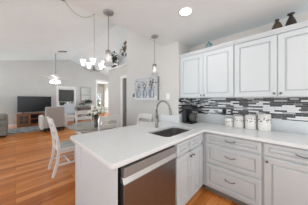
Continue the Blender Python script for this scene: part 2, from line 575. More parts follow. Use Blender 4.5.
def window(n, x0, x1, y, z0, z1, nx, nz, fw=.05, bar=.025):
    f = MB()
    f.box(x0, x1, y, y + .06, z0, z0 + fw); f.box(x0, x1, y, y + .06, z1 - fw, z1)
    f.box(x0, x0 + fw, y, y + .06, z0 + fw, z1 - fw); f.box(x1 - fw, x1, y, y + .06, z0 + fw, z1 - fw)
    for i in range(1, nx):
        c = x0 + (x1 - x0) * i / nx
        f.box(c - bar / 2, c + bar / 2, y + .01, y + .05, z0 + fw, z1 - fw)
    for i in range(1, nz):
        c = z0 + (z1 - z0) * i / nz
        f.box(x0 + fw, x1 - fw, y + .012, y + .048, c - bar / 2, c + bar / 2)
    o = struct(f.build('window_%d' % n, M['trim']))
    BOX(x0 + fw, x1 - fw, y + .028, y + .032, z0 + fw, z1 - fw).build('pane', M['pane'], o)
    return o


w1 = window(1, W0, W1_, NY + .03, WZ0, WZ1, 2, 2)
mb = MB()
mb.box(W0 - .10, W0, NY - .02, NY, WZ0 - .02, WZ1 + .11); mb.box(W1_, W1_ + .10, NY - .02, NY, WZ0 - .02, WZ1 + .11)
mb.box(W0 - .0, W1_, NY - .02, NY, WZ1, WZ1 + .11); mb.box(W0 - .12, W1_ + .12, NY - .05, NY, WZ0 - .06, WZ0 - .02)
mb.build('casing', M['trim'], w1, bevel=.004)
window(2, 3.75, 4.72, 12.62, .30, 1.92, 2, 1, .06, .04)
window(3, 4.78, 5.75, 12.62, .30, 1.92, 2, 1, .06, .04)

# tiled splash: one surface on the right wall and on the alcove end
TZ0, TZ1 = 1.07, 1.372
mb = MB()
mb.box(WX - .010, WX, -0.46, RY, TZ0, TZ1); mb.box(RX, WX - .010, RY - .010, RY, TZ0, TZ1)
bs = struct(mb.build('wall_tile_splash', M['tile']))
uvl = bs.data.uv_layers.new(name='UVMap')
for p in bs.data.polygons:
    for li in p.loop_indices:
        co = bs.data.vertices[bs.data.loops[li].vertex_index].co
        u = co.y if abs(p.normal.x) > .5 else co.x + 5.03
        uvl.data[li].uv = (u, co.z)

# ------------------------------------------------------------------ kitchen cabinets
FX, FYc = 1.914, 0.835                     # face planes of right run and peninsula
CZ0, CZ1 = 0.877, 0.914                    # slab
NXW, NYS = Vector((-1, 0, 0)), Vector((0, -1, 0))


def cup_pull(parent, c, U, N, L=.115):
    """arched bar pull"""
    c, U, N = Vector(c), Vector(U), Vector(N)
    mb = MB()
    pts = []
    for k in range(9):
        t = -1 + 2 * k / 8
        pts.append(c + U * (t * L / 2) + N * (0.030 * (1 - abs(t) ** 2.6) + .0) + Vector((0, 0, 0.006 * t * t)))
    mb.tube(pts, [.0065, .0055, .005, .0045, .0045, .0045, .005, .0055, .0065], 8)
    return mb.build('handle', M['pull'], parent)


def knob(parent, c, N):
    c, N = Vector(c), Vector(N)
    mb = MB()
    mb.tube([c, c + N * .008, c + N * .014, c + N * .020, c + N * .027, c + N * .030], [.006, .005, .007, .013, .013, .007], 12)
    return mb.build('knob', M['pull'], parent)


# sink cabinet under the peninsula
t = thing('sink_cabinet', 'white two-door base cabinet under the sink, between dishwasher and corner', 'cabinet', (1.51, 1.1, 0))
SX0, SX1 = 1.197, 1.905
mb = MB()
mb.box(SX0, SX0 + .018, FYc, .90, .10, CZ0); mb.box(SX0, SX0 + .018, .90, 1.50, .10, .69); mb.box(SX1 - .018, SX1, FYc, 1.50, .10, CZ0); mb.box(SX0 + .018, SX1 - .018, 1.48, 1.50, .10, CZ0)
mb.box(SX0 + .018, SX1 - .018, FYc, 1.48, .10, .118)
mb.box(SX0 + .018, SX1 - .018, FYc, FYc + .02, .118, .15); mb.box(SX0 + .018, SX1 - .018, FYc, FYc + .02, .70, .735); mb.box(SX0 + .018, SX1 - .018, FYc, FYc + .02, .855, CZ0)
mb.box(SX0 + .018, SX0 + .04, FYc, FYc + .02, .15, .855); mb.box(1.85, SX1 - .018, FYc, FYc + .02, .15, .855); mb.box(1.50, 1.535, FYc, FYc + .02, .15, .855)
mb.build('body', M['cab'], t)
for a, b, kx in ((1.212, 1.510, 1.482), (1.520, 1.818, 1.548)):
    q = MB(); q.front((a, FYc, .115), (1, 0, 0), NYS, b - a, .585, fr=.058)
    dr = q.build('door', M['cab'], t)
    knob(dr, (kx, FYc - .02, .655), NYS)
    q = MB(); q.front((a, FYc, .725), (1, 0, 0), NYS, b - a, .135, fr=.036)
    q.build('drawer_front', M['cab'], t)
BOX(SX0, SX1, FYc + .065, FYc + .085, 0, .10).build('toe_kick', M['cab'], t)

# end of the peninsula
t = thing('end_panel', 'white end panel closing the peninsula beside the dishwasher', 'cabinet panel', (.48, 1.2, 0))
BOX(.478, .500, FYc, 1.53, 0, CZ0).build('panel', M['cab'], t, bevel=.002)
BOX(.470, .545, 1.53, 1.70, 0, CZ0).build('corner_post', M['cab'], t, bevel=.006)
BOX(.545, RX - .005, 1.64, 1.68, 0, CZ0).build('back_panel', M['cab'], t)
BOX(.462, .478, FYc + .005, 1.528, 0, .10).build('baseboard', M['cab'], t, bevel=.004)

# dishwasher
t = thing('dishwasher', 'stainless steel dishwasher built into the peninsula', 'dishwasher', (.86, 1.1, 0))
DX0, DX1 = .531, 1.187
BOX(DX0, 1.165, FYc + .022, 1.45, .10, .868).build('body', M['blackm'], t)
dy = FYc - .020
BOX(DX0 + .004, DX1 - .004, dy, FYc + .020, .105, .728).build('door', M['steel'], t, bevel=.004)
mb = MB()
mb.hexa([(DX0 + .004, dy - .004, .778), (DX1 - .004, dy - .004, .778), (DX1 - .004, FYc + .02, .778), (DX0 + .004, FYc + .02, .778)],
        [(DX0 + .004, dy - .004, .850), (DX1 - .004, dy - .004, .850), (DX1 - .004, FYc + .02, .850), (DX0 + .004, FYc + .02, .850)])
cp = mb.build('control_panel', M['strip'], t, bevel=.004)
mb = MB()                                  # slanting pocket under the control strip
mb.hexa([(DX0 + .004, dy, .730), (DX1 - .004, dy, .730), (DX1 - .004, FYc + .02, .730), (DX0 + .004, FYc + .02, .730)],
        [(DX0 + .004, dy + .022, .776), (DX1 - .004, dy + .022, .776), (DX1 - .004, FYc + .02, .776), (DX0 + .004, FYc + .02, .776)])
mb.build('pocket_handle', M['steel_light'], t)
BOX(DX0, DX1, FYc + .060, FYc + .075, 0, .10).build('toe_kick', M['blackm'], t)

# right run: drawers
t = thing('drawer_cabinet', 'white base cabinet with three drawers beside the inner corner', 'cabinet', (2.2, .47, 0))
BOX(FX, WX - .02, .155, .84, .10, CZ0).build('body', M['cab'], t)
for z0, h, fr in ((.735, .126, .034), (.455, .258, .046), (.130, .302, .046)):
    q = MB(); q.front((FX, .790, z0), (0, -1, 0), NXW, .622, h, fr=fr)
    dr = q.build('drawer', M['cab'], t)
    cup_pull(dr, (FX - .02, .479, z0 + h * .55), (0, 1, 0), NXW)
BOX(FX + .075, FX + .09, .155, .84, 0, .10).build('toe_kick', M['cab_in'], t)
t = thing('base_cabinet', 'white base cabinet with one drawer over a single door, at the right edge', 'cabinet', (2.2, -.15, 0))
BOX(FX, WX - .02, -.46, .153, .10, CZ0).build('body', M['cab'], t)
q = MB(); q.front((FX, .145, .733), (0, -1, 0), NXW, .60, .130, fr=.034)
dr = q.build('drawer', M['cab'], t); cup_pull(dr, (FX - .02, -.155, .803), (0, 1, 0), NXW)
q = MB(); q.front((FX, .145, .128), (0, -1, 0), NXW, .60, .589, fr=.058)
dr = q.build('door', M['cab'], t); knob(dr, (FX - .02, .117, .675), NXW)
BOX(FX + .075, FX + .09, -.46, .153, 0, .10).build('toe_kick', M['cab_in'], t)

# worktop: one L-shaped slab with a sink cut-out
CX0, CYF, CYB = .440, .805, 1.804
t = thing('countertop', 'white quartz L-shaped countertop with sink cut-out', 'countertop', (1.3, 1.2, CZ0))
cu = bpy.data.curves.new('slab', 'CURVE'); cu.dimensions = '2D'; cu.fill_mode = 'BOTH'
SK = (1.185, 1.835, .925, 1.305)


def corner(c, a0, r, n=6):
    return [(c[0] + r * math.cos(a0 + PI / 2 * k / n), c[1] + r * math.sin(a0 + PI / 2 * k / n)) for k in range(n + 1)]


r1 = .035
outer = (corner((CX0 + r1, CYF + r1), PI, r1) + [(1.884, CYF), (1.884, -.46), (WX - .002, -.46), (WX - .002, RY - .002), (RX - .002, RY - .002), (RX - .002, CYB)]
         + corner((CX0 + r1, CYB - r1), PI / 2, r1))
inner = [(p.x, p.y) for p in rrect(*SK, .07, 0)]
for pts in (outer, inner):
    sp = cu.splines.new('POLY'); sp.points.add(len(pts) - 1); sp.use_cyclic_u = True
    for i, (x, y) in enumerate(pts):
        sp.points[i].co = (x, y, 0, 1)
cu.extrude = (CZ1 - .878) / 2 - .003
cu.bevel_depth = .003
tmp = bpy.data.objects.new('slab_curve', cu); COL.objects.link(tmp)
bpy.context.view_layer.update()
me = bpy.data.meshes.new_from_object(tmp.evaluated_get(bpy.context.evaluated_depsgraph_get()))
bpy.data.objects.remove(tmp)
me.materials.clear(); me.materials.append(M['quartz'])
bm = bmesh.new(); bm.from_mesh(me); bmesh.ops.remove_doubles(bm, verts=bm.verts, dist=1e-4); bmesh.ops.recalc_face_normals(bm, faces=bm.faces); bm.to_mesh(me); bm.free()
slab = bpy.data.objects.new('slab', me); COL.objects.link(slab)
for v in me.vertices:
    v.co = v.co + Vector((0, 0, (.878 + CZ1) / 2)) - t.location
slab.parent = t
struct(BOX(WX - .022, WX, -.46, RY - .022, CZ1, TZ0).build('trim_splash_right', M['quartz'], bevel=.002))
struct(BOX(RX, WX, RY - .022, RY, CZ1, TZ0).build('trim_splash_alcove', M['quartz'], bevel=.002))
struct(BOX(RX - .022, RX, RY - .022, CYB, CZ1, 1.045).build('trim_splash_picture', M['quartz'], bevel=.002))

# sink
t = thing('sink', 'undermount stainless steel kitchen sink', 'sink', (1.51, 1.115, .70))
x0, x1, y0, y1 = SK
ls = [rrect(x0 - .012, x1 + .012, y0 - .012, y1 + .012, .08, .700), rrect(x0 - .012, x1 + .012, y0 - .012, y1 + .012, .08, .8765),
      rrect(x0 + .002, x1 - .002, y0 + .002, y1 - .002, .068, .8765), rrect(x0 + .006, x1 - .006, y0 + .006, y1 - .006, .066, .73),
      rrect(x0 + .030, x1 - .030, y0 + .030, y1 - .030, .050, .708)]
mb = MB(); mb.loops(ls); mb.build('bowl', M['sink'], t)
mb = MB(); mb.lathe([(.045, .708), (.045, .712), (.030, .712), (.026, .7095)], (1.51, 1.16, 0), 20); mb.build('drain', M['nickel'], t)

# faucet
t = thing('faucet', 'brushed nickel gooseneck faucet behind the sink', 'faucet', (1.513, 1.40, CZ1))
bx, by = 1.513, 1.40
mb = MB(); mb.lathe([(.030, CZ1), (.030, CZ1 + .006), (.025, CZ1 + .012), (.023, CZ1 + .12), (.019, CZ1 + .14), (.015, CZ1 + .15)], (bx, by, 0), 20)
mb.build('base', M['nickel'], t)
path = [(bx, by, CZ1 + .13), (bx, by, CZ1 + .28)]
R = .128
for k in range(0, 13):
    a = PI - PI * k / 12 * .97
    path.append((bx, by - R - R * math.cos(a), CZ1 + .28 + R * math.sin(a)))
mb = MB(); mb.tube(path, [.019, .0165] + [.0155] * (len(path) - 2), 14); sp = mb.build('spout', M['nickel'], t)
e = Vector(path[-1]); dvec = (e - Vector(path[-2])).normalized()
mb = MB(); mb.tube([e - dvec * .005, e + dvec * .02, e + dvec * .075, e + dvec * .085], [.0165, .020, .023, .019], 14); mb.build('spray_head', M['nickel'], t)
mb = MB(); mb.tube([(bx + .015, by, CZ1 + .085), (bx + .042, by, CZ1 + .085)], .014, 12)
mb.tube([(bx + .036, by, CZ1 + .085), (bx + .044, by + .004, CZ1 + .12), (bx + .040, by + .012, CZ1 + .195)], [.009, .007, .006], 10)
mb.build('handle', M['nickel'], t)

# upper cabinets
UX, UZ0, UZ1 = 2.15, 1.372, 2.154


def upper(yhi, ylo, label):
    t = thing('wall_cabinet', label, 'cabinet', (2.33, (yhi + ylo) / 2, UZ0), group='white wall cabinets over the mosaic splash')
    BOX(UX, WX - .002, ylo + .001, yhi - .001, UZ0, UZ1).build('body', M['cab'], t)
    wd = (yhi - ylo - .012) / 2
    for i in (0, 1):
        ya = yhi - .004 - i * (wd + .004)
        q = MB(); q.front((UX, ya, UZ0 + .006), (0, -1, 0), NXW, wd, UZ1 - UZ0 - .05, fr=.058)
        dr = q.build('door', M['cab'], t)
        ky = ya - wd + .026 if i == 0 else ya - .026
        knob(dr, (UX - .02, ky, UZ0 + .045), NXW)
    mb = MB()
    mb.loops([[Vector((UX + .01, y, UZ1 - .036)), Vector((UX - .022, y, UZ1 - .036)), Vector((UX - .024, y, UZ1 - .024)), Vector((UX - .045, y, UZ1 + .002)), Vector((UX - .045, y, UZ1 + .016)), Vector((UX + .01, y, UZ1 + .016))]
              for y in (yhi - .001, ylo + .001)])
    mb.build('crown', M['cab'], t)
    return t


upper(RY - .002, .490, 'white two-door wall cabinet in the alcove corner above the coffee maker')
upper(.488, -.41, 'white two-door wall cabinet at the right, below the two brown bottles')

# ------------------------------------------------------------------ things on the counter and cabinets


def canister(x, y, r, h, label):
    t = thing('canister', label, 'canister', (x, y, CZ1), group='white canisters on the countertop')
    z = CZ1
    mb = MB(); mb.lathe([(r * .93, z), (r * .97, z + .004), (r, z + .012), (r, z + h * .86), (r * .97, z + h * .875)], (x, y, 0), 28)
    b = mb.build('body', M['ceramic'], t)
    mb = MB(); mb.lathe([(r * .99, z + h * .878), (r * 1.02, z + h * .89), (r * 1.02, z + h * .925), (r * .9, z + h * .95), (r * .3, z + h * .965)], (x, y, 0), 28)
    ld = mb.build('lid', M['ceramic'], t)
    mb = MB(); mb.lathe([(r * .12, z + h * .96), (r * .11, z + h * .97), (r * .22, z + h * .985), (r * .20, z + h), (r * .05, z + h * 1.005)], (x, y, 0), 16)
    mb.build('lid_knob', M['ceramic'], ld)
    mb = MB()                               # dark vine motif painted round the upper body
    rng = random.Random(int(h * 1000))
    for k in range(16):
        a = 2 * PI * k / 16
        for j in range(2):
            aa = a + rng.uniform(-.12, .12)
            zz = z + h * (.60 + rng.uniform(-.12, .14))
            c = Vector((x + r * math.cos(aa), y + r * math.sin(aa), zz))
            T = Vector((-math.sin(aa), math.cos(aa), 0)); U_ = Vector((0, 0, 1)); Nn = Vector((math.cos(aa), math.sin(aa), 0))
            L, wv = h * rng.uniform(.06, .12), h * .034
            ang = rng.uniform(0, PI)
            d1 = T * math.cos(ang) + U_ * math.sin(ang); d2 = U_ * math.cos(ang) - T * math.sin(ang)
            lo = [c + d1 * L * p + d2 * wv * q for p, q in ((-.5, 0), (-.2, -.9), (.25, -.8), (.5, 0), (.25, .8), (-.2, .9))]
            mb.loops([[p - Nn * .004 for p in lo], [p + Nn * .0016 for p in lo]])
    mb.build('painted_vine', M['motif'], b)
    return t


canister(2.415, .622, .063, .138, 'smallest white canister, farthest left of the row on the counter')
canister(2.410, .487, .070, .192, 'second smallest white canister, second from the left in the row')
canister(2.405, .335, .072, .216, 'second largest white canister, third from the left in the row')
canister(2.400, .178, .074, .242, 'largest white canister, farthest right of the row on the counter')

# coffee maker
cx, cy = 2.235, 1.235
t = thing('coffee_maker', 'black drip coffee maker in the countertop corner', 'coffee maker', (cx, cy, CZ1))
z = CZ1
BOX(cx - .10, cx + .10, cy - .11, cy + .09, z, z + .028).build('base', M['black'], t, bevel=.008)
BOX(cx - .10, cx + .10, cy + .015, cy + .095, z + .028, z + .245).build('water_tank', M['black'], t, bevel=.010)
BOX(cx - .105, cx + .105, cy - .105, cy + .095, z + .245, z + .325).build('brew_head', M['black'], t, bevel=.012)
mb = MB(); mb.lathe([(.05, z + .03), (.062, z + .05), (.066, z + .10), (.056, z + .155), (.046, z + .175), (.05, z + .185)], (cx, cy - .06, 0), 24)
c = mb.build('carafe', M['glass_dark'], t)
mb = MB(); mb.tube([(cx + .045, cy - .06, z + .17), (cx + .105, cy - .085, z + .165), (cx + .115, cy - .09, z + .12), (cx + .10, cy - .083, z + .08), (cx + .06, cy - .065, z + .07)], .009, 8)
mb.build('handle', M['black'], c)

# outlet and switches
t = thing('outlet', 'black outlet plate on the mosaic tile left of the canisters', 'outlet', (WX - .01, .721, 1.09))
BOX(WX - .016, WX - .010, .688, .754, 1.085, 1.19).build('plate', M['blackm'], t, bevel=.002)
for zz in (1.112, 1.163):
    BOX(WX - .019, WX - .016, .704, .738, zz - .016, zz + .016).build('socket', M['black'], t)
t = thing('light_switch', 'white double switch plate on the wall between picture and cabinets', 'light switch', (RX, 1.62, 1.39))
BOX(RX - .007, RX, 1.585, 1.665, 1.345, 1.465).build('plate', M['white'], t, bevel=.002)
BOX(RX - .011, RX - .007, 1.61, 1.64, 1.37, 1.44).build('rocker', M['white'], t, bevel=.001)
t = thing('thermostat', 'small dark thermostat on the wall just left of the picture', 'thermostat', (RX, 2.72, 1.45))
BOX(RX - .02, RX, 2.69, 2.75, 1.41, 1.49).build('housing', M['vent'], t, bevel=.004)
BOX(RX - .023, RX - .02, 2.705, 2.735, 1.45, 1.48).build('dial', M['greyjar'], t)


def bottle(name, label, x, y, prof, m, extra=None, cat='bottle', n=24):
    t = thing(name, label, cat, (x, y, UZ1))
    mb = MB(); mb.lathe([(r, UZ1 + z * .84) for r, z in prof], (x, y, 0), n)
    mb.build('body', m, t)
    return t


bt = bottle('bottle', 'brown pear-shaped bottle on the wall cabinet, left one of two', 2.30, .045, [(.040, 0), (.052, .02), (.056, .06), (.054, .11), (.042, .16), (.026, .195), (.018, .212)], M['bronze'])
mb = MB(); mb.lathe([(.018, UZ1 + 0.1781), (.017, UZ1 + 0.1890), (.024, UZ1 + 0.1999), (.022, UZ1 + 0.2033)], (2.30, .045, 0), 20); mb.build('lip', M['umber'], bt)
bt = bottle('bottle', 'tall dark brown bottle with flared lip, right one of two on the cabinet', 2.30, -.078, [(.038, 0), (.048, .02), (.053, .06), (.050, .12), (.036, .18), (.022, .215), (.017, .235)], M['umber'])
mb = MB(); mb.lathe([(.017, UZ1 + 0.1974), (.019, UZ1 + 0.2083), (.036, UZ1 + 0.2201), (.034, UZ1 + 0.2251)], (2.30, -.078, 0), 20); mb.build('lip', M['umber'], bt)
bt = bottle('jar', 'teal ceramic jar with peaked lid on top of the wall cabinets', 2.33, .915, [(.046, 0), (.056, .01), (.058, .04), (.058, .15), (.050, .165)], M['teal'], cat='jar')
mb = MB(); mb.lathe([(.052, UZ1 + 0.1386), (.050, UZ1 + 0.1512), (.024, UZ1 + 0.1680), (.012, UZ1 + 0.1781), (.016, UZ1 + 0.1915), (.006, UZ1 + 0.2016)], (2.33, .915, 0), 20); mb.build('lid', M['teal_d'], bt)

# ------------------------------------------------------------------ lights


def pendant(x, y, label):
    t = thing('pendant_light', label, 'pendant light', (x, y, H), group='glass pendants over the peninsula')
    mb = MB(); mb.lathe([(.062, H), (.062, H - .012), (.050, H - .022), (.012, H - .030)], (x, y, 0), 24); mb.build('canopy', M['nickel_light'], t)
    mb = MB(); mb.tube([(x, y, H - .028), (x, y, 1.955)], .005, 8); mb.build('rod', M['nickel_light'], t)
    mb = MB(); mb.lathe([(.010, 1.958), (.030, 1.950), (.036, 1.935), (.037, 1.908), (.020, 1.904)], (x, y, 0), 20); mb.build('socket', M['nickel'], t)
    mb = MB(); mb.lathe([(.036, 1.912), (.044, 1.86), (.056, 1.765), (.054, 1.765), (.042, 1.86), (.034, 1.910)], (x, y, 0), 24, cap=False); mb.build('glass_shade', M['glass'], t)
    mb = MB(); mb.lathe([(.010, 1.905), (.011, 1.89), (.018, 1.865), (.020, 1.848), (.015, 1.830), (.005, 1.823)], (x, y, 0), 16); mb.build('bulb', M['bulb'], t)


pendant(.798, 1.555, 'glass pendant light over the near end of the peninsula')
pendant(1.650, 1.575, 'glass pendant light over the faucet, nearer the picture wall')


def downlight(x, y):
    t = thing('recessed_light', 'round recessed ceiling light in the kitchen', 'ceiling light', (x, y, H))
    mb = MB(); mb.lathe([(.088, H), (.088, H - .006), (.072, H - .008), (.070, H)], (x, y, 0), 32, cap=False); mb.build('trim_ring', M['white'], t)
    mb = MB(); mb.lathe([(.070, H - .001), (.070, H - .004)], (x, y, 0), 32); mb.build('diffuser', M['led'], t)
    l = bpy.data.lights.new('downlight', 'AREA'); l.shape = 'DISK'; l.size = .14; l.energy = 5; l.color = (1, .97, .93)
    o = bpy.data.objects.new('downlight', l); COL.objects.link(o); o.location = (0, 0, -.012); o.parent = t


downlight(1.451, .857)


def kitchen_fill(x, y, z, e):
    """unseen fill lights added at the kitchen ceiling, without fixtures"""
    l = bpy.data.lights.new('downlight', 'AREA'); l.shape = 'DISK'; l.size = .16; l.energy = e; l.color = (1, .97, .93)
    o = bpy.data.objects.new('downlight', l); COL.objects.link(o); o.location = (x, y, z - .012)


kitchen_fill(1.45, -.9, H, 6.5); kitchen_fill(.1, -.9, H, 6.5); kitchen_fill(-1.2, .85, H, 6.5)  # added out of view to fill the kitchen with light

# chandelier over the dining table, hung from a swagged chain
hx, hy = 1.43, 3.56
hz = vz(hx)
t = thing('chandelier', 'five-light chandelier with white glass shades over the dining table', 'chandelier', (hx, hy, hz))
zh = 2.107
mb = MB(); mb.tube([(hx, hy, hz - .02), (hx, hy, zh + .30)], .006, 8); mb.build('chain', M['cord'], t)
mb = MB(); mb.lathe([(.02, hz + .004), (.02, hz - .015), (.008, hz - .03)], (hx, hy, 0), 12); mb.build('hook', M['nickel'], t)
mb = MB(); mb.lathe([(.010, zh + .31), (.014, zh + .25), (.012, zh + .12), (.022, zh + .09), (.026, zh + .05), (.016, zh + .02), (.022, zh), (.010, zh - .025)], (hx, hy, 0), 16); mb.build('stem', M['nickel'], t)
sx, sy = .68, 3.28
cpz = vz(sx)
pts = []
for k in range(17):
    f = k / 16
    pts.append((sx + (hx - sx) * f, sy + (hy - sy) * f, cpz + (hz - .02 - cpz) * f - .34 * 4 * f * (1 - f) * .62))
mb = MB(); mb.tube(pts, .0062, 8); mb.build('swag_cord', M['cord'], t)
mb = MB(); mb.lathe([(.065, cpz + .015), (.065, cpz - .012), (.02, cpz - .035)], (sx, sy, 0), 20); mb.build('ceiling_plate', M['nickel'], t)
for k in range(5):
    a = 2 * PI * k / 5 + -math.radians(45.4)
    ux, uy = math.cos(a), math.sin(a)
    P = lambda r, z: (hx + ux * r, hy + uy * r, z)
    mb = MB(); mb.tube([P(.01, zh + .04), P(.10, zh - .005), P(.20, zh + .0), P(.255, zh + .05), P(.26, zh + .09)], .008, 8)
    arm = mb.build('arm', M['nickel'], t)
    mb = MB(); mb.lathe([(.022, zh + .088), (.036, zh + .098), (.051, zh + .17), (.072, zh + .236), (.069, zh + .236), (.048, zh + .17), (.026, zh + .10)], P(.26, 0)[:2] + (0,), 20, cap=False)
    mb.build('glass_shade', M['opal'], arm)
    mb = MB(); mb.ball(P(.26, zh + .165), .026); mb.build('bulb', M['bulb'], arm)
    l = bpy.data.lights.new('chandelier_glow', 'POINT'); l.energy = 1.1; l.color = (1, .94, .86); l.shadow_soft_size = .04
    o = bpy.data.objects.new('chandelier_glow', l); COL.objects.link(o); o.location = Vector(P(.26, zh + .22)) - t.location; o.parent = t

# ceiling fan
fx, fy = 1.29, 7.61
fz = vz(fx)
t = thing('ceiling_fan', 'white ceiling fan with lights in the living room', 'ceiling fan', (fx, fy, fz))
mb = MB(); mb.lathe([(.07, fz + .02), (.07, fz - .04), (.02, fz - .09)], (fx, fy, 0), 20); mb.build('canopy', M['fanwhite'], t)
mb = MB(); mb.tube([(fx, fy, fz - .08), (fx, fy, 2.500)], .014, 10); mb.build('rod', M['cord'], t)
mb = MB(); mb.lathe([(.03, 2.520), (.09, 2.490), (.115, 2.440), (.115, 2.380), (.08, 2.330), (.05, 2.300), (.045, 2.260), (.02, 2.250)], (fx, fy, 0), 24); mb.build('motor', M['fanwhite'], t)
for k in range(5):
    a = 2 * PI * k / 5 + math.radians(-40)
    D_, T_ = Vector((math.cos(a), math.sin(a), 0)), Vector((-math.sin(a), math.cos(a), .18))
    c = Vector((fx, fy, 2.380))
    lo = [c + D_ * r + T_ * s_ for r, s_ in ((.17, -.045), (.60, -.068), (.655, -.045), (.665, 0), (.655, .045), (.60, .068), (.17, .045))]
    mb = MB(); mb.loops([lo, [p + Vector((0, 0, .008)) for p in lo]])
    mb.tube([c + D_ * .08, c + D_ * .2], .012, 8)
    mb.build('blade', M['fanwhite'], t)
for k in range(3):
    a = 2 * PI * k / 3 + math.radians(70)
    ux, uy = math.cos(a), math.sin(a)
    mb = MB(); mb.tube([(fx, fy, 2.280), (fx + ux * .10, fy + uy * .10, 2.270), (fx + ux * .14, fy + uy * .14, 2.240)], .012, 8)
    arm = mb.build('light_arm', M['fanwhite'], t)
    mb = MB(); mb.lathe([(.035, 2.245), (.055, 2.220), (.085, 2.150), (.092, 2.105), (.04, 2.095)], (fx + ux * .15, fy + uy * .15, 0), 20)
    mb.build('glass_shade', M['opal'], arm)
l = bpy.data.lights.new('fan_glow', 'POINT'); l.energy = 12; l.color = (1, .94, .86); l.shadow_soft_size = .12
o = bpy.data.objects.new('fan_glow', l); COL.objects.link(o); o.location = (0, 0, 2.000 - fz); o.parent = t

# ceiling vent on the vault
vx, vy = 1.55, 7.55
t = thing('ceiling_vent', 'dark air vent in the vaulted ceiling behind the fan', 'vent', (vx, vy, vz(vx)))
S_ = Vector((1, 0, SL)).normalized()


def vq(mb, x0, x1, y0, y1, d0, d1):
    mb.hexa([(x, y, vz(x) - d0) for x, y in ((x0, y0), (x1, y0), (x1, y1), (x0, y1))], [(x, y, vz(x) - d1) for x, y in ((x0, y0), (x1, y0), (x1, y1), (x0, y1))])


mb = MB(); vq(mb, vx - .16, vx + .16, vy - .11, vy + .11, .0, .010); mb.build('grille', M['vent'], t)
for k in range(5):
    mb = MB(); yy = vy - .085 + k * .0425
    vq(mb, vx - .14, vx + .14, yy - .008, yy + .008, .010, .018); mb.build('louver', M['pot'], t)

# ------------------------------------------------------------------ dining
def make_chair(label):
    """white ladder-back chair, origin on the floor under the seat, facing +x"""
    t = thing('dining_chair', label, 'chair', (0, 0, 0), group='white dining chairs around the table')
    def P(mb, name, m=M['chair'], bevel=.004, parent=None):
        return mb.build(name, m, parent or t, bevel=bevel, world=False)
    for s in (-1, 1):
        mb = MB(); y = s * .200
        mb.bar((.185, y, .0), (.175, y * .97, .43), .038, .038, (1, 0, 0)); P(mb, 'leg')
        mb = MB(); y = s * .205                  # rear leg runs up as the back post
        pr = [(-.275, 0), (-.215, .22), (-.190, .45), (-.205, .62), (-.240, .80), (-.300, 1.02)]
        lo = []
        for (x, z_), wd in zip(pr, (.036, .042, .048, .044, .040, .032)):
            lo.append([Vector((x - wd / 2, y - .017, z_)), Vector((x + wd / 2, y - .017, z_)), Vector((x + wd / 2, y + .017, z_)), Vector((x - wd / 2, y + .017, z_))])
        mb.loops(lo); P(mb, 'leg')
    lo0 = [(-.20, -.215), (.225, -.235), (.225, .235), (-.20, .215)]
    mb = MB(); mb.loops([[Vector((x, y, .432)) for x, y in lo0], [Vector((x, y, .460)) for x, y in lo0]])
    st = P(mb, 'seat', bevel=.010)
    lo1 = [(-.16, -.19), (.205, -.21), (.205, .21), (-.16, .19)]
    mb = MB(); mb.loops([[Vector((x, y, .460)) for x, y in lo1], [Vector((x, y, .487)) for x, y in lo1]])
    P(mb, 'seat_pad', M['pad'], bevel=.012)
    mb = MB(); mb.box(-.17, .16, -.195, -.178, .375, .432); mb.box(-.17, .16, .178, .195, .375, .432); mb.box(.150, .168, -.195, .195, .375, .432); mb.box(-.18, -.165, -.19, .19, .375, .432)
    P(mb, 'apron')
    for zc, hh, xx in ((.965, .105, -.284), (.800, .085, -.240), (.655, .075, -.212)):
        mb = MB()
        lo = []
        for k in range(7):
            y = -.192 + .384 * k / 6
            bow = .022 * (1 - (2 * k / 6 - 1) ** 2)
            tilt = .012
            lo.append([Vector((xx - bow + tilt, y, zc - hh / 2)), Vector((xx - bow + tilt + .016, y, zc - hh / 2)), Vector((xx - bow - tilt + .016, y, zc + hh / 2)), Vector((xx - bow - tilt, y, zc + hh / 2))])
        mb.loops(lo); P(mb, 'slat', bevel=.003)
    for s in (-1, 1):
        mb = MB(); mb.bar((-.225, s * .203, .19), (.182, s * .198, .17), .026, .018); P(mb, 'stretcher', bevel=.002)
    mb = MB(); mb.bar((-.02, -.198, .18), (-.02, .198, .18), .026, .018); P(mb, 'stretcher', bevel=.002)
    return t


ch = make_chair('white ladder-back chair pulled out at the left, beyond the peninsula end')
ch.location = (.718, 3.042, 0)
dup(ch, (1.33, 2.80, 0), PI / 2, 'white ladder-back chair with its back to the counter, in front of flowers')
dup(ch, (1.40, 3.96, 0), -PI / 2, 'white ladder-back chair on the far side of the dining table')
dup(ch, (1.782, 2.275, 0), PI, 'white ladder-back chair against the wall under the vase picture', None)

tx, ty = 1.33, 3.24
t = thing('dining_table', 'round pale dining table beyond the peninsula', 'table', (tx, ty, 0))
mb = MB(); mb.lathe([(.51, .715), (.55, .722), (.565, .735), (.565, .748), (.555, .755)], (tx, ty, 0), 56); mb.build('tabletop', M['table'], t)
mb = MB(); mb.lathe([(.44, .66), (.44, .715)], (tx, ty, 0), 48); mb.build('apron', M['chair'], t)
mb = MB(); mb.lathe([(.10, .10), (.085, .16), (.055, .22), (.05, .36), (.075, .46), (.08, .52), (.055, .58), (.13, .66)], (tx, ty, 0), 24); mb.build('pedestal', M['chair'], t)
for k in range(4):
    a = PI / 4 + k * PI / 2
    mb = MB(); u = (math.cos(a), math.sin(a))
    mb.tube([(tx + u[0] * .05, ty + u[1] * .05, .20), (tx + u[0] * .14, ty + u[1] * .14, .12), (tx + u[0] * .23, ty + u[1] * .23, .03), (tx + u[0] * .25, ty + u[1] * .25, .022)], [.04, .035, .028, .022], 10)
    mb.build('leg', M['chair'], t)

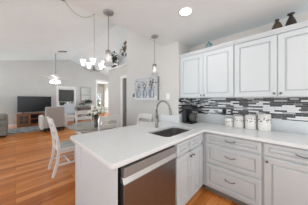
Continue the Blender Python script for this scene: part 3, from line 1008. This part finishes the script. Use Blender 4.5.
# vase with flowers
vx_, vy_ = 1.19, 2.86
VZ = .755
t = thing('vase', 'dark glass vase holding white flowers on the dining table', 'vase', (vx_, vy_, VZ))
mb = MB(); mb.lathe([(.035, VZ), (.040, VZ + .01), (.036, VZ + .08), (.034, VZ + .18), (.044, VZ + .25), (.040, VZ + .25), (.030, VZ + .18), (.030, VZ + .02)], (vx_, vy_, 0), 20)
mb.build('body', mat('vase_glass', (.10, .11, .10), .1, noise=.05), t)
t = thing('flower_bouquet', 'bouquet of white flowers standing in the dark vase', 'flowers', (vx_, vy_, VZ + .22))
rng = random.Random(4)
mb = MB(); lf = MB()
heads = []
for k in range(19):
    a = rng.uniform(0, 2 * PI); r = rng.uniform(.04, .23)
    heads.append((vx_ + math.cos(a) * r, vy_ + math.sin(a) * r, VZ + .30 + rng.uniform(.02, .16) - r * .25))
for h_ in heads:
    mb.tube([(vx_, vy_, VZ + .10), ((vx_ + h_[0]) / 2, (vy_ + h_[1]) / 2, VZ + .27), h_], .004, 6)
for k in range(60):
    a = rng.uniform(0, 2 * PI); r = rng.uniform(.03, .17)
    c = Vector((vx_ + math.cos(a) * r, vy_ + math.sin(a) * r, VZ + .24 + rng.uniform(0, .13)))
    d1 = Vector((rng.uniform(-1, 1), rng.uniform(-1, 1), rng.uniform(-.4, .5))).normalized() * .035
    d2 = d1.cross(Vector((rng.uniform(-1, 1), rng.uniform(-1, 1), 1))).normalized() * .014
    lo = [c - d1, c + d2, c + d1, c - d2]
    nn = d1.cross(d2).normalized() * .0012
    mb.loops([[p - nn for p in lo], [p + nn for p in lo]])
mb.build('foliage', M['leaf2'], t)
for h_ in heads:
    q = MB()
    for j in range(9):
        d1 = Vector((rng.gauss(0, 1), rng.gauss(0, 1), rng.gauss(.3, .8))).normalized() * .022
        q.ball(Vector(h_) + d1, rng.uniform(.016, .023), 7)
    q.build('blossom', M['petal'], t)

# wall picture of flowers in vases
py0, py1, pz0, pz1 = 1.865, 2.635, 1.325, 1.84
t = thing('picture', 'pale canvas picture of flowers in blue-grey vases on the wall', 'picture', (RX, 2.31, 1.57))
BOX(RX - .048, RX - .002, py0, py1, pz0, pz1).build('canvas', [M['canvas_side_shade']], t)
mb = MB()
xf = RX - .048


def disc(mb, y, z, ry, rz, mi, d, n=12):
    c0 = [Vector((xf - d, y + ry * math.cos(2 * PI * k / n), z + rz * math.sin(2 * PI * k / n))) for k in range(n)]
    mb.loops([[p + Vector((.0015, 0, 0)) for p in c0], c0], mi)


def poly(mb, pts, mi, d):
    c0 = [Vector((xf - d, y, z)) for y, z in pts]
    mb.loops([[p + Vector((.0015, 0, 0)) for p in c0], c0], mi)


mb.box(xf - .002, xf, py0, py1, pz0, pz1, 0)
poly(mb, [(py0 + .005, pz0 + .005), (py1 - .005, pz0 + .005), (py1 - .005, pz0 + .10), (py0 + .005, pz0 + .10)], 4, .003)
rng = random.Random(11)
for yc, hw in ((2.48, .075), (2.26, .070), (2.04, .080)):
    poly(mb, [(yc - hw, pz0 + .06), (yc + hw, pz0 + .06), (yc + hw * 1.05, pz0 + .20), (yc + hw * .6, pz0 + .25), (yc - hw * .6, pz0 + .25), (yc - hw * 1.05, pz0 + .20)], 1, .0045)
    poly(mb, [(yc - hw * .5, pz0 + .08), (yc - hw * .1, pz0 + .08), (yc - hw * .1, pz0 + .22), (yc - hw * .5, pz0 + .22)], 4, .006)
    for k in range(15):
        yy, zz = yc + rng.gauss(0, .085), pz0 + .36 + rng.uniform(-.10, .10)
        yy = min(max(yy, py0 + .04), py1 - .04)
        disc(mb, yy, zz, rng.uniform(.012, .028), rng.uniform(.012, .026), rng.choice((2, 2, 3, 4, 4, 1)), .0045 + k * .0004)
    for k in range(6):
        yy = yc + rng.uniform(-.08, .08)
        poly(mb, [(yc - .004, pz0 + .24), (yc + .004, pz0 + .24), (yy + .004, pz0 + .36), (yy - .004, pz0 + .36)], 2, .004)
mb.build('painting', [M['canvas'], M['art_blue'], M['art_dark'], M['art_ochre'], M['art_white']], t)

# on the ledge: picture leaning back and a dark plant
t = thing('leaning_picture', 'tall flower picture leaning on the high ledge, cut by the wall corner', 'picture', (2.76, 4.1, LZ + .055))
pA, pB = Vector((2.62, 3.66, 0)), Vector((2.86, 4.06, 0))
z0, z1 = LZ + .055, LZ + .055 + 1.06
y0p, y1p = 3.72, 4.62


def lean(u, v, d=0.0):
    return Vector((2.74 + .10 * v + d, y0p + (y1p - y0p) * u, z0 + (z1 - z0) * v))


def quad(mb, u0, u1, v0, v1, d0, d1, mi=0):
    mb.hexa([lean(u0, v0, d0), lean(u1, v0, d0), lean(u1, v1, d0), lean(u0, v1, d0)], [lean(u0, v0, d1), lean(u1, v0, d1), lean(u1, v1, d1), lean(u0, v1, d1)], mi)


mb = MB(); quad(mb, 0, 1, 0, 1, 0, .02)
mb.build('canvas', M['art_white'], t)
mb = MB()
rng = random.Random(3)
for k in range(26):
    u, v = rng.uniform(.34, .78), rng.gauss(.72, .12)
    v = min(max(v, .1), .9)
    s_ = rng.uniform(.04, .11)
    quad(mb, u - s_, u + s_, v - s_ * .6, v + s_ * .6, -.001 - k * .0002, .001, rng.choice((0, 0, 1, 1, 2, 3)))
mb.build('painted_flowers', [M['art_dark'], M['art_brown'], M['art_ochre'], M['art_white']], t)

t = thing('ledge_plant', 'dark green leafy plant on the high ledge beside the leaning picture', 'plant', (2.53, 4.50, LZ + .055))
pz = LZ + .055
mb = MB(); mb.lathe([(.06, pz), (.085, pz + .02), (.095, pz + .10), (.085, pz + .115)], (2.53, 4.50, 0), 20); mb.build('pot', M['umber'], t)
rng = random.Random(9)
mb = MB()
for k in range(210):
    a = rng.uniform(0, 2 * PI); e_ = rng.uniform(-.35, 1.3)
    r = rng.uniform(.06, .27)
    c = Vector((2.53, 4.50, pz + .26)) + Vector((math.cos(a) * math.cos(e_) * r * .5, math.sin(a) * math.cos(e_) * r * 1.05, math.sin(e_) * r * 1.5))
    c.z = max(c.z, pz + .04)
    d1 = Vector((rng.uniform(-1, 1), rng.uniform(-1, 1), rng.uniform(-.3, .8))).normalized() * .05
    d2 = d1.cross(Vector((rng.uniform(-1, 1), rng.uniform(-1, 1), 1))).normalized() * .020
    lo = [c - d1, c + d2, c + d1, c - d2]
    nn = d1.cross(d2).normalized() * .001
    mb.loops([[p - nn for p in lo], [p + nn for p in lo]])
mb.build('foliage', M['leaf'], t)

# ------------------------------------------------------------------ living room
# television and its stand
sy0, sy1 = 9.03, 9.44
t = thing('tv_stand', 'brown wooden TV stand with glass doors', 'tv stand', (.74, 9.2, 0))
a0, a1, hh = .02, 1.46, .64
BOX(a0, a1, sy0 - .015, sy1, hh - .035, hh).build('top', M['oak'], t, bevel=.006)
BOX(a0 + .02, a1 - .02, sy0 + .02, sy1, .0, .09).build('plinth', M['oak'], t)
mb = MB()
for xa in (a0 + .01, a1 - .04, a0 + .47, a1 - .50):
    BOX(xa, xa + .03, sy0, sy1, .09, hh - .035).build('upright', M['oak'], t)
BOX(a0 + .01, a1 - .01, sy1 - .02, sy1 - .005, .09, hh - .035).build('back', M['dark_gap'], t)
for zz in (.09, .34):
    BOX(a0 + .50, a1 - .50, sy0 + .01, sy1 - .02, zz, zz + .025).build('shelf', M['oak'], t)
for xa in (a0 + .045, a1 - .465):
    xb = xa + .42
    mb = MB()
    mb.box(xa, xb, sy0 - .018, sy0, .095, .15); mb.box(xa, xb, sy0 - .018, sy0, .555, .60); mb.box(xa, xa + .05, sy0 - .018, sy0, .15, .555); mb.box(xb - .05, xb, sy0 - .018, sy0, .15, .555)
    mb.box((xa + xb) / 2 - .01, (xa + xb) / 2 + .01, sy0 - .016, sy0, .15, .555); mb.box(xa + .05, xb - .05, sy0 - .015, sy0 - .001, .34, .36)
    dr = mb.build('door', M['oak'], t)
    BOX(xa + .05, xb - .05, sy0 - .010, sy0 - .006, .15, .555).build('pane', M['glass_dark'], dr)
t = thing('television', 'large black flat-screen television on the wooden stand', 'television', (.70, 9.26, hh))
u0, u1 = .05, 1.37
BOX(u0, u1, 9.25, 9.29, .715, 1.505).build('housing', M['blackm'], t, bevel=.006)
BOX(u0 + .015, u1 - .015, 9.246, 9.25, .74, 1.49).build('screen', M['screen'], t)
for xx in (.26, 1.16):
    mb = MB(); mb.bar((xx, 9.27, .72), (xx - .02, 9.16, .652), .03, .012, (1, 0, 0)); mb.bar((xx, 9.27, .72), (xx - .02, 9.38, .652), .03, .012, (1, 0, 0)); mb.build('foot', M['blackm'], t)

# rug
rg = BOX(-1.6, 1.75, 7.50, 9.0, 0, .014).build('rug', M['rug'])
tag(rg, 'blue-grey patterned rug in front of the TV stand', 'rug')

# gray sofa at the left edge, its back to us
t = thing('sofa', 'dark grey sofa at the left edge, seen from behind', 'sofa', (-1.0, 7.3, 0))
x0, x1, yb = -1.75, -.22, 7.06
BOX(x0, x1, yb + .02, yb + .85, .06, .42).build('base', M['grey_fab'], t, bevel=.03)
BOX(x0, x1, yb, yb + .22, .40, .62).build('backrest', M['grey_fab'], t, bevel=.08, seg=4)
for k in range(2):
    xa = x0 + .04 + k * .76
    BOX(xa, xa + .75, yb + .02, yb + .27, .60, .85).build('back_cushion', M['grey_fab'], t, bevel=.10, seg=4)
    BOX(xa + .06, xa + .69, yb + .25, yb + .86, .42, .54).build('seat_cushion', M['grey_fab'], t, bevel=.05, seg=4)
for xa in (x0 - .03, x1 - .19):
    BOX(xa, xa + .20, yb + .10, yb + .88, .06, .64).build('arm', M['grey_fab'], t, bevel=.07, seg=4)
for xx in (x0 + .06, x1 - .06):
    for yy in (yb + .08, yb + .78):
        mb = MB(); mb.tube([(xx, yy, 0 if yy < 7.5 else .0145), (xx, yy, .07)], .025, 8); mb.build('leg', M['blackm'], t)

# armchair seen from behind
t = thing('armchair', 'large mauve-grey armchair with cream arms, seen from behind', 'armchair', (1.05, 7.1, 0))
def rounded_back(x0, x1, y0, y1, z0, z1, taper):
    mb = MB()
    ls = []
    for f, g in ((0, 0), (.5, .5), (.85, .9), (.97, 1), (1.0, 1.15)):
        z_ = z0 + (z1 - z0) * f
        k = taper * f + (.03 if f == 1.0 else 0)
        ls.append(rrect(x0 + k, x1 - k, y0 - .10 * f + (.03 if f == 1 else 0), y1 - .10 * f - (.03 if f == 1 else 0), .06, z_))
    mb.loops(ls, smooth=False)
    return mb
ax0, ax1, ay = .815, 1.49, 6.90
rounded_back(ax0, ax1, ay, ay + .20, .17, 1.04, .01).build('backrest', M['mauve'], t, bevel=.01)
BOX(ax0 + .06, ax1 - .06, ay + .20, ay + .82, .17, .44).build('seat', M['cream'], t, bevel=.05, seg=3)
for xa in (ax0 - .13, ax1 - .03):
    BOX(xa, xa + .16, ay + .10, ay + .86, .10, .66).build('arm', M['cream'], t, bevel=.06, seg=4)
BOX(ax0 - .02, ax1 + .02, ay + .05, ay + .78, .06, .17).build('base', M['blackm'], t, bevel=.01)
for xx in (ax0 + .02, ax1 - .02):
    for yy in (ay + .10, ay + .74):
        mb = MB(); mb.tube([(xx, yy, .0 if yy < 7.5 else .0145), (xx, yy, .07)], .028, 8); mb.build('leg', M['blackm'], t)

# pale blue chair near the window
t = thing('accent_chair', 'pale blue-grey high-backed chair between armchair and dining table', 'armchair', (2.10, 8.4, 0))
qx, qy = 2.10, 8.4
mb = MB()
ls = []
for f, hw in ((0, .24), (.4, .26), (.8, .26), (.94, .22), (1.0, .12)):
    z_ = .42 + .71 * f
    ls.append([Vector((qx - hw, qy + .20 + .10 * f, z_)), Vector((qx + hw, qy + .20 + .10 * f, z_)), Vector((qx + hw, qy + .30 + .10 * f, z_)), Vector((qx - hw, qy + .30 + .10 * f, z_))])
mb.loops(ls); mb.build('backrest', M['blue_fab'], t, bevel=.02)
BOX(qx - .28, qx + .28, qy - .28, qy + .24, .30, .46).build('seat', M['cream'], t, bevel=.03)
for s in (-1, 1):
    BOX(qx + s * .29 - .035, qx + s * .29 + .035, qy - .24, qy + .26, .46, .66).build('arm', M['cream'], t, bevel=.02)
    for yy in (-.23, .21):
        mb = MB(); mb.tube([(qx + s * .24, qy + yy, 0), (qx + s * .24, qy + yy, .31)], [.016, .024], 8); mb.build('leg', M['dark_gap'], t)

# roller shade, mirror, console, plant
rs = thing('window_shade', 'dark grey fabric shade half drawn over the far window', 'window shade', (2.15, NY - .02, 1.2))
BOX(W0 + .02, W1_ - .02, NY - .018, NY - .008, 1.21, 1.95).build('fabric', M['shade'], rs)
mb = MB(); mb.tube([(W0 + .01, NY - .02, 1.965), (W1_ - .01, NY - .02, 1.965)], .03, 12); mb.build('roller', M['trim'], rs)
mb = MB(); mb.tube([(W0 + .02, NY - .013, 1.205), (W1_ - .02, NY - .013, 1.205)], .012, 8); mb.build('bottom_bar', M['trim'], rs)

mx0, mx1, mz0, mz1 = 2.94, 3.64, 1.22, 2.20
t = thing('mirror', 'silver-framed wall mirror with glazing bars right of the far window', 'mirror', (3.3, NY - .03, 1.25))
mb = MB()
mb.box(mx0, mx1, NY - .045, NY - .005, mz0, mz0 + .09); mb.box(mx0, mx1, NY - .045, NY - .005, mz1 - .09, mz1); mb.box(mx0, mx0 + .09, NY - .045, NY - .005, mz0 + .09, mz1 - .09); mb.box(mx1 - .09, mx1, NY - .045, NY - .005, mz0 + .09, mz1 - .09)
mb.box(mx0 + .09, mx1 - .09, NY - .04, NY - .01, 1.60, 1.68)
mb.build('frame', M['silver'], t, bevel=.006)
BOX(mx0 + .05, mx1 - .05, NY - .022, NY - .012, mz0 + .05, mz1 - .05).build('glass', M['mirror'], t)

t = thing('console_table', 'grey-brown wooden console table against the far wall below the mirror', 'table', (3.3, 9.25, 0))
BOX(2.72, 3.76, 9.06, 9.46, .80, .84).build('top', M['dark_wood'], t, bevel=.005)
BOX(2.76, 3.72, 9.09, 9.44, .66, .80).build('apron', M['dark_wood'], t)
for xx in (2.79, 3.69):
    for yy in (9.12, 9.41):
        BOX(xx - .025, xx + .025, yy - .025, yy + .025, 0, .66).build('leg', M['dark_wood'], t)


def bush(name, label, x, y, z, r, hgt, m, n, seed, cat='plant'):
    t = thing(name, label, cat, (x, y, z))
    mb = MB(); mb.lathe([(r * .30, z), (r * .42, z + .015), (r * .46, z + .11), (r * .40, z + .12)], (x, y, 0), 16); mb.build('pot', M['pot'], t)
    rng = random.Random(seed)
    mb = MB()
    for k in range(n):
        a = rng.uniform(0, 2 * PI); e_ = rng.uniform(-.5, 1.5); q = rng.uniform(.4, 1)
        c = Vector((x + math.cos(a) * math.cos(e_) * r * q, y + math.sin(a) * math.cos(e_) * r * q * .8, z + .12 + hgt * .5 + math.sin(e_) * hgt * .5 * q))
        d1 = Vector((rng.uniform(-1, 1), rng.uniform(-1, 1), rng.uniform(-.3, .8))).normalized() * .06
        d2 = d1.cross(Vector((rng.uniform(-1, 1), rng.uniform(-1, 1), 1))).normalized() * .026
        lo = [c - d1, c + d2, c + d1, c - d2]; nn = d1.cross(d2).normalized() * .001
        mb.loops([[p - nn for p in lo], [p + nn for p in lo]])
    mb.build('foliage', m, t)
    return t


bush('potted_plant', 'dark green potted plant on the console below the mirror', 3.36, 9.22, .84, .27, .38, M['leaf'], 150, 5)
bush('small_plant', 'greyish green small plant at the left end of the console', 2.92, 9.22, .84, .17, .16, M['leaf2'], 60, 6)

# greenery in the garden
def hedge(x0, x1, y, z1, seed, label):
    rng = random.Random(seed)
    mb = MB()
    for k in range(900):
        c = Vector((rng.uniform(x0, x1), y + rng.uniform(0, .7), rng.uniform(-.2, z1)))
        d1 = Vector((rng.uniform(-1, 1), rng.uniform(-1, 1), rng.uniform(-1, 1))).normalized() * .13
        d2 = d1.cross(Vector((rng.uniform(-1, 1), rng.uniform(-1, 1), 1))).normalized() * .07
        lo = [c - d1, c + d2, c + d1, c - d2]; nn = d1.cross(d2).normalized() * .001
        mb.loops([[p - nn for p in lo], [p + nn for p in lo]])
    o = mb.build('garden_hedge', M['hedge'])
    tag(o, label, 'hedge')
    return o


hedge(1.2, 2.95, 10.9, 1.25, 1, 'sunlit greenery outside the shaded far window')
hedge(3.6, 6.4, 14.2, 1.9, 2, 'green shrubs outside the sunroom windows')

# lamp just past the left edge, its glow reaches the far wall
t = thing('table_lamp', 'lit table lamp past the left edge by the far wall', 'lamp', (-1.0, 9.2, .6))
sd = thing('side_table', 'small wooden side table past the left edge under the lamp', 'table', (-1.0, 9.2, 0))
BOX(-1.24, -.76, 8.98, 9.42, .56, .60).build('top', M['oak'], sd, bevel=.005)
for xx in (-1.2, -.8):
    for yy in (9.02, 9.38):
        BOX(xx - .02, xx + .02, yy - .02, yy + .02, 0, .56).build('leg', M['oak'], sd)
mb = MB(); mb.lathe([(.08, .60), (.08, .62), (.03, .65), (.07, .78), (.05, .90), (.012, .95), (.012, 1.08)], (-1.0, 9.2, 0), 20); mb.build('base', M['ceramic'], t)
mb = MB(); mb.lathe([(.17, 1.02), (.11, 1.28), (.108, 1.28), (.168, 1.02)], (-1.0, 9.2, 0), 24, cap=False); mb.build('lamp_shade', M['cream'], t)
l = bpy.data.lights.new('lamp_glow', 'POINT'); l.energy = 22; l.color = (1, .90, .74); l.shadow_soft_size = .05
o = bpy.data.objects.new('lamp_glow', l); COL.objects.link(o); o.location = (0, 0, 1.14 - .6); o.parent = t
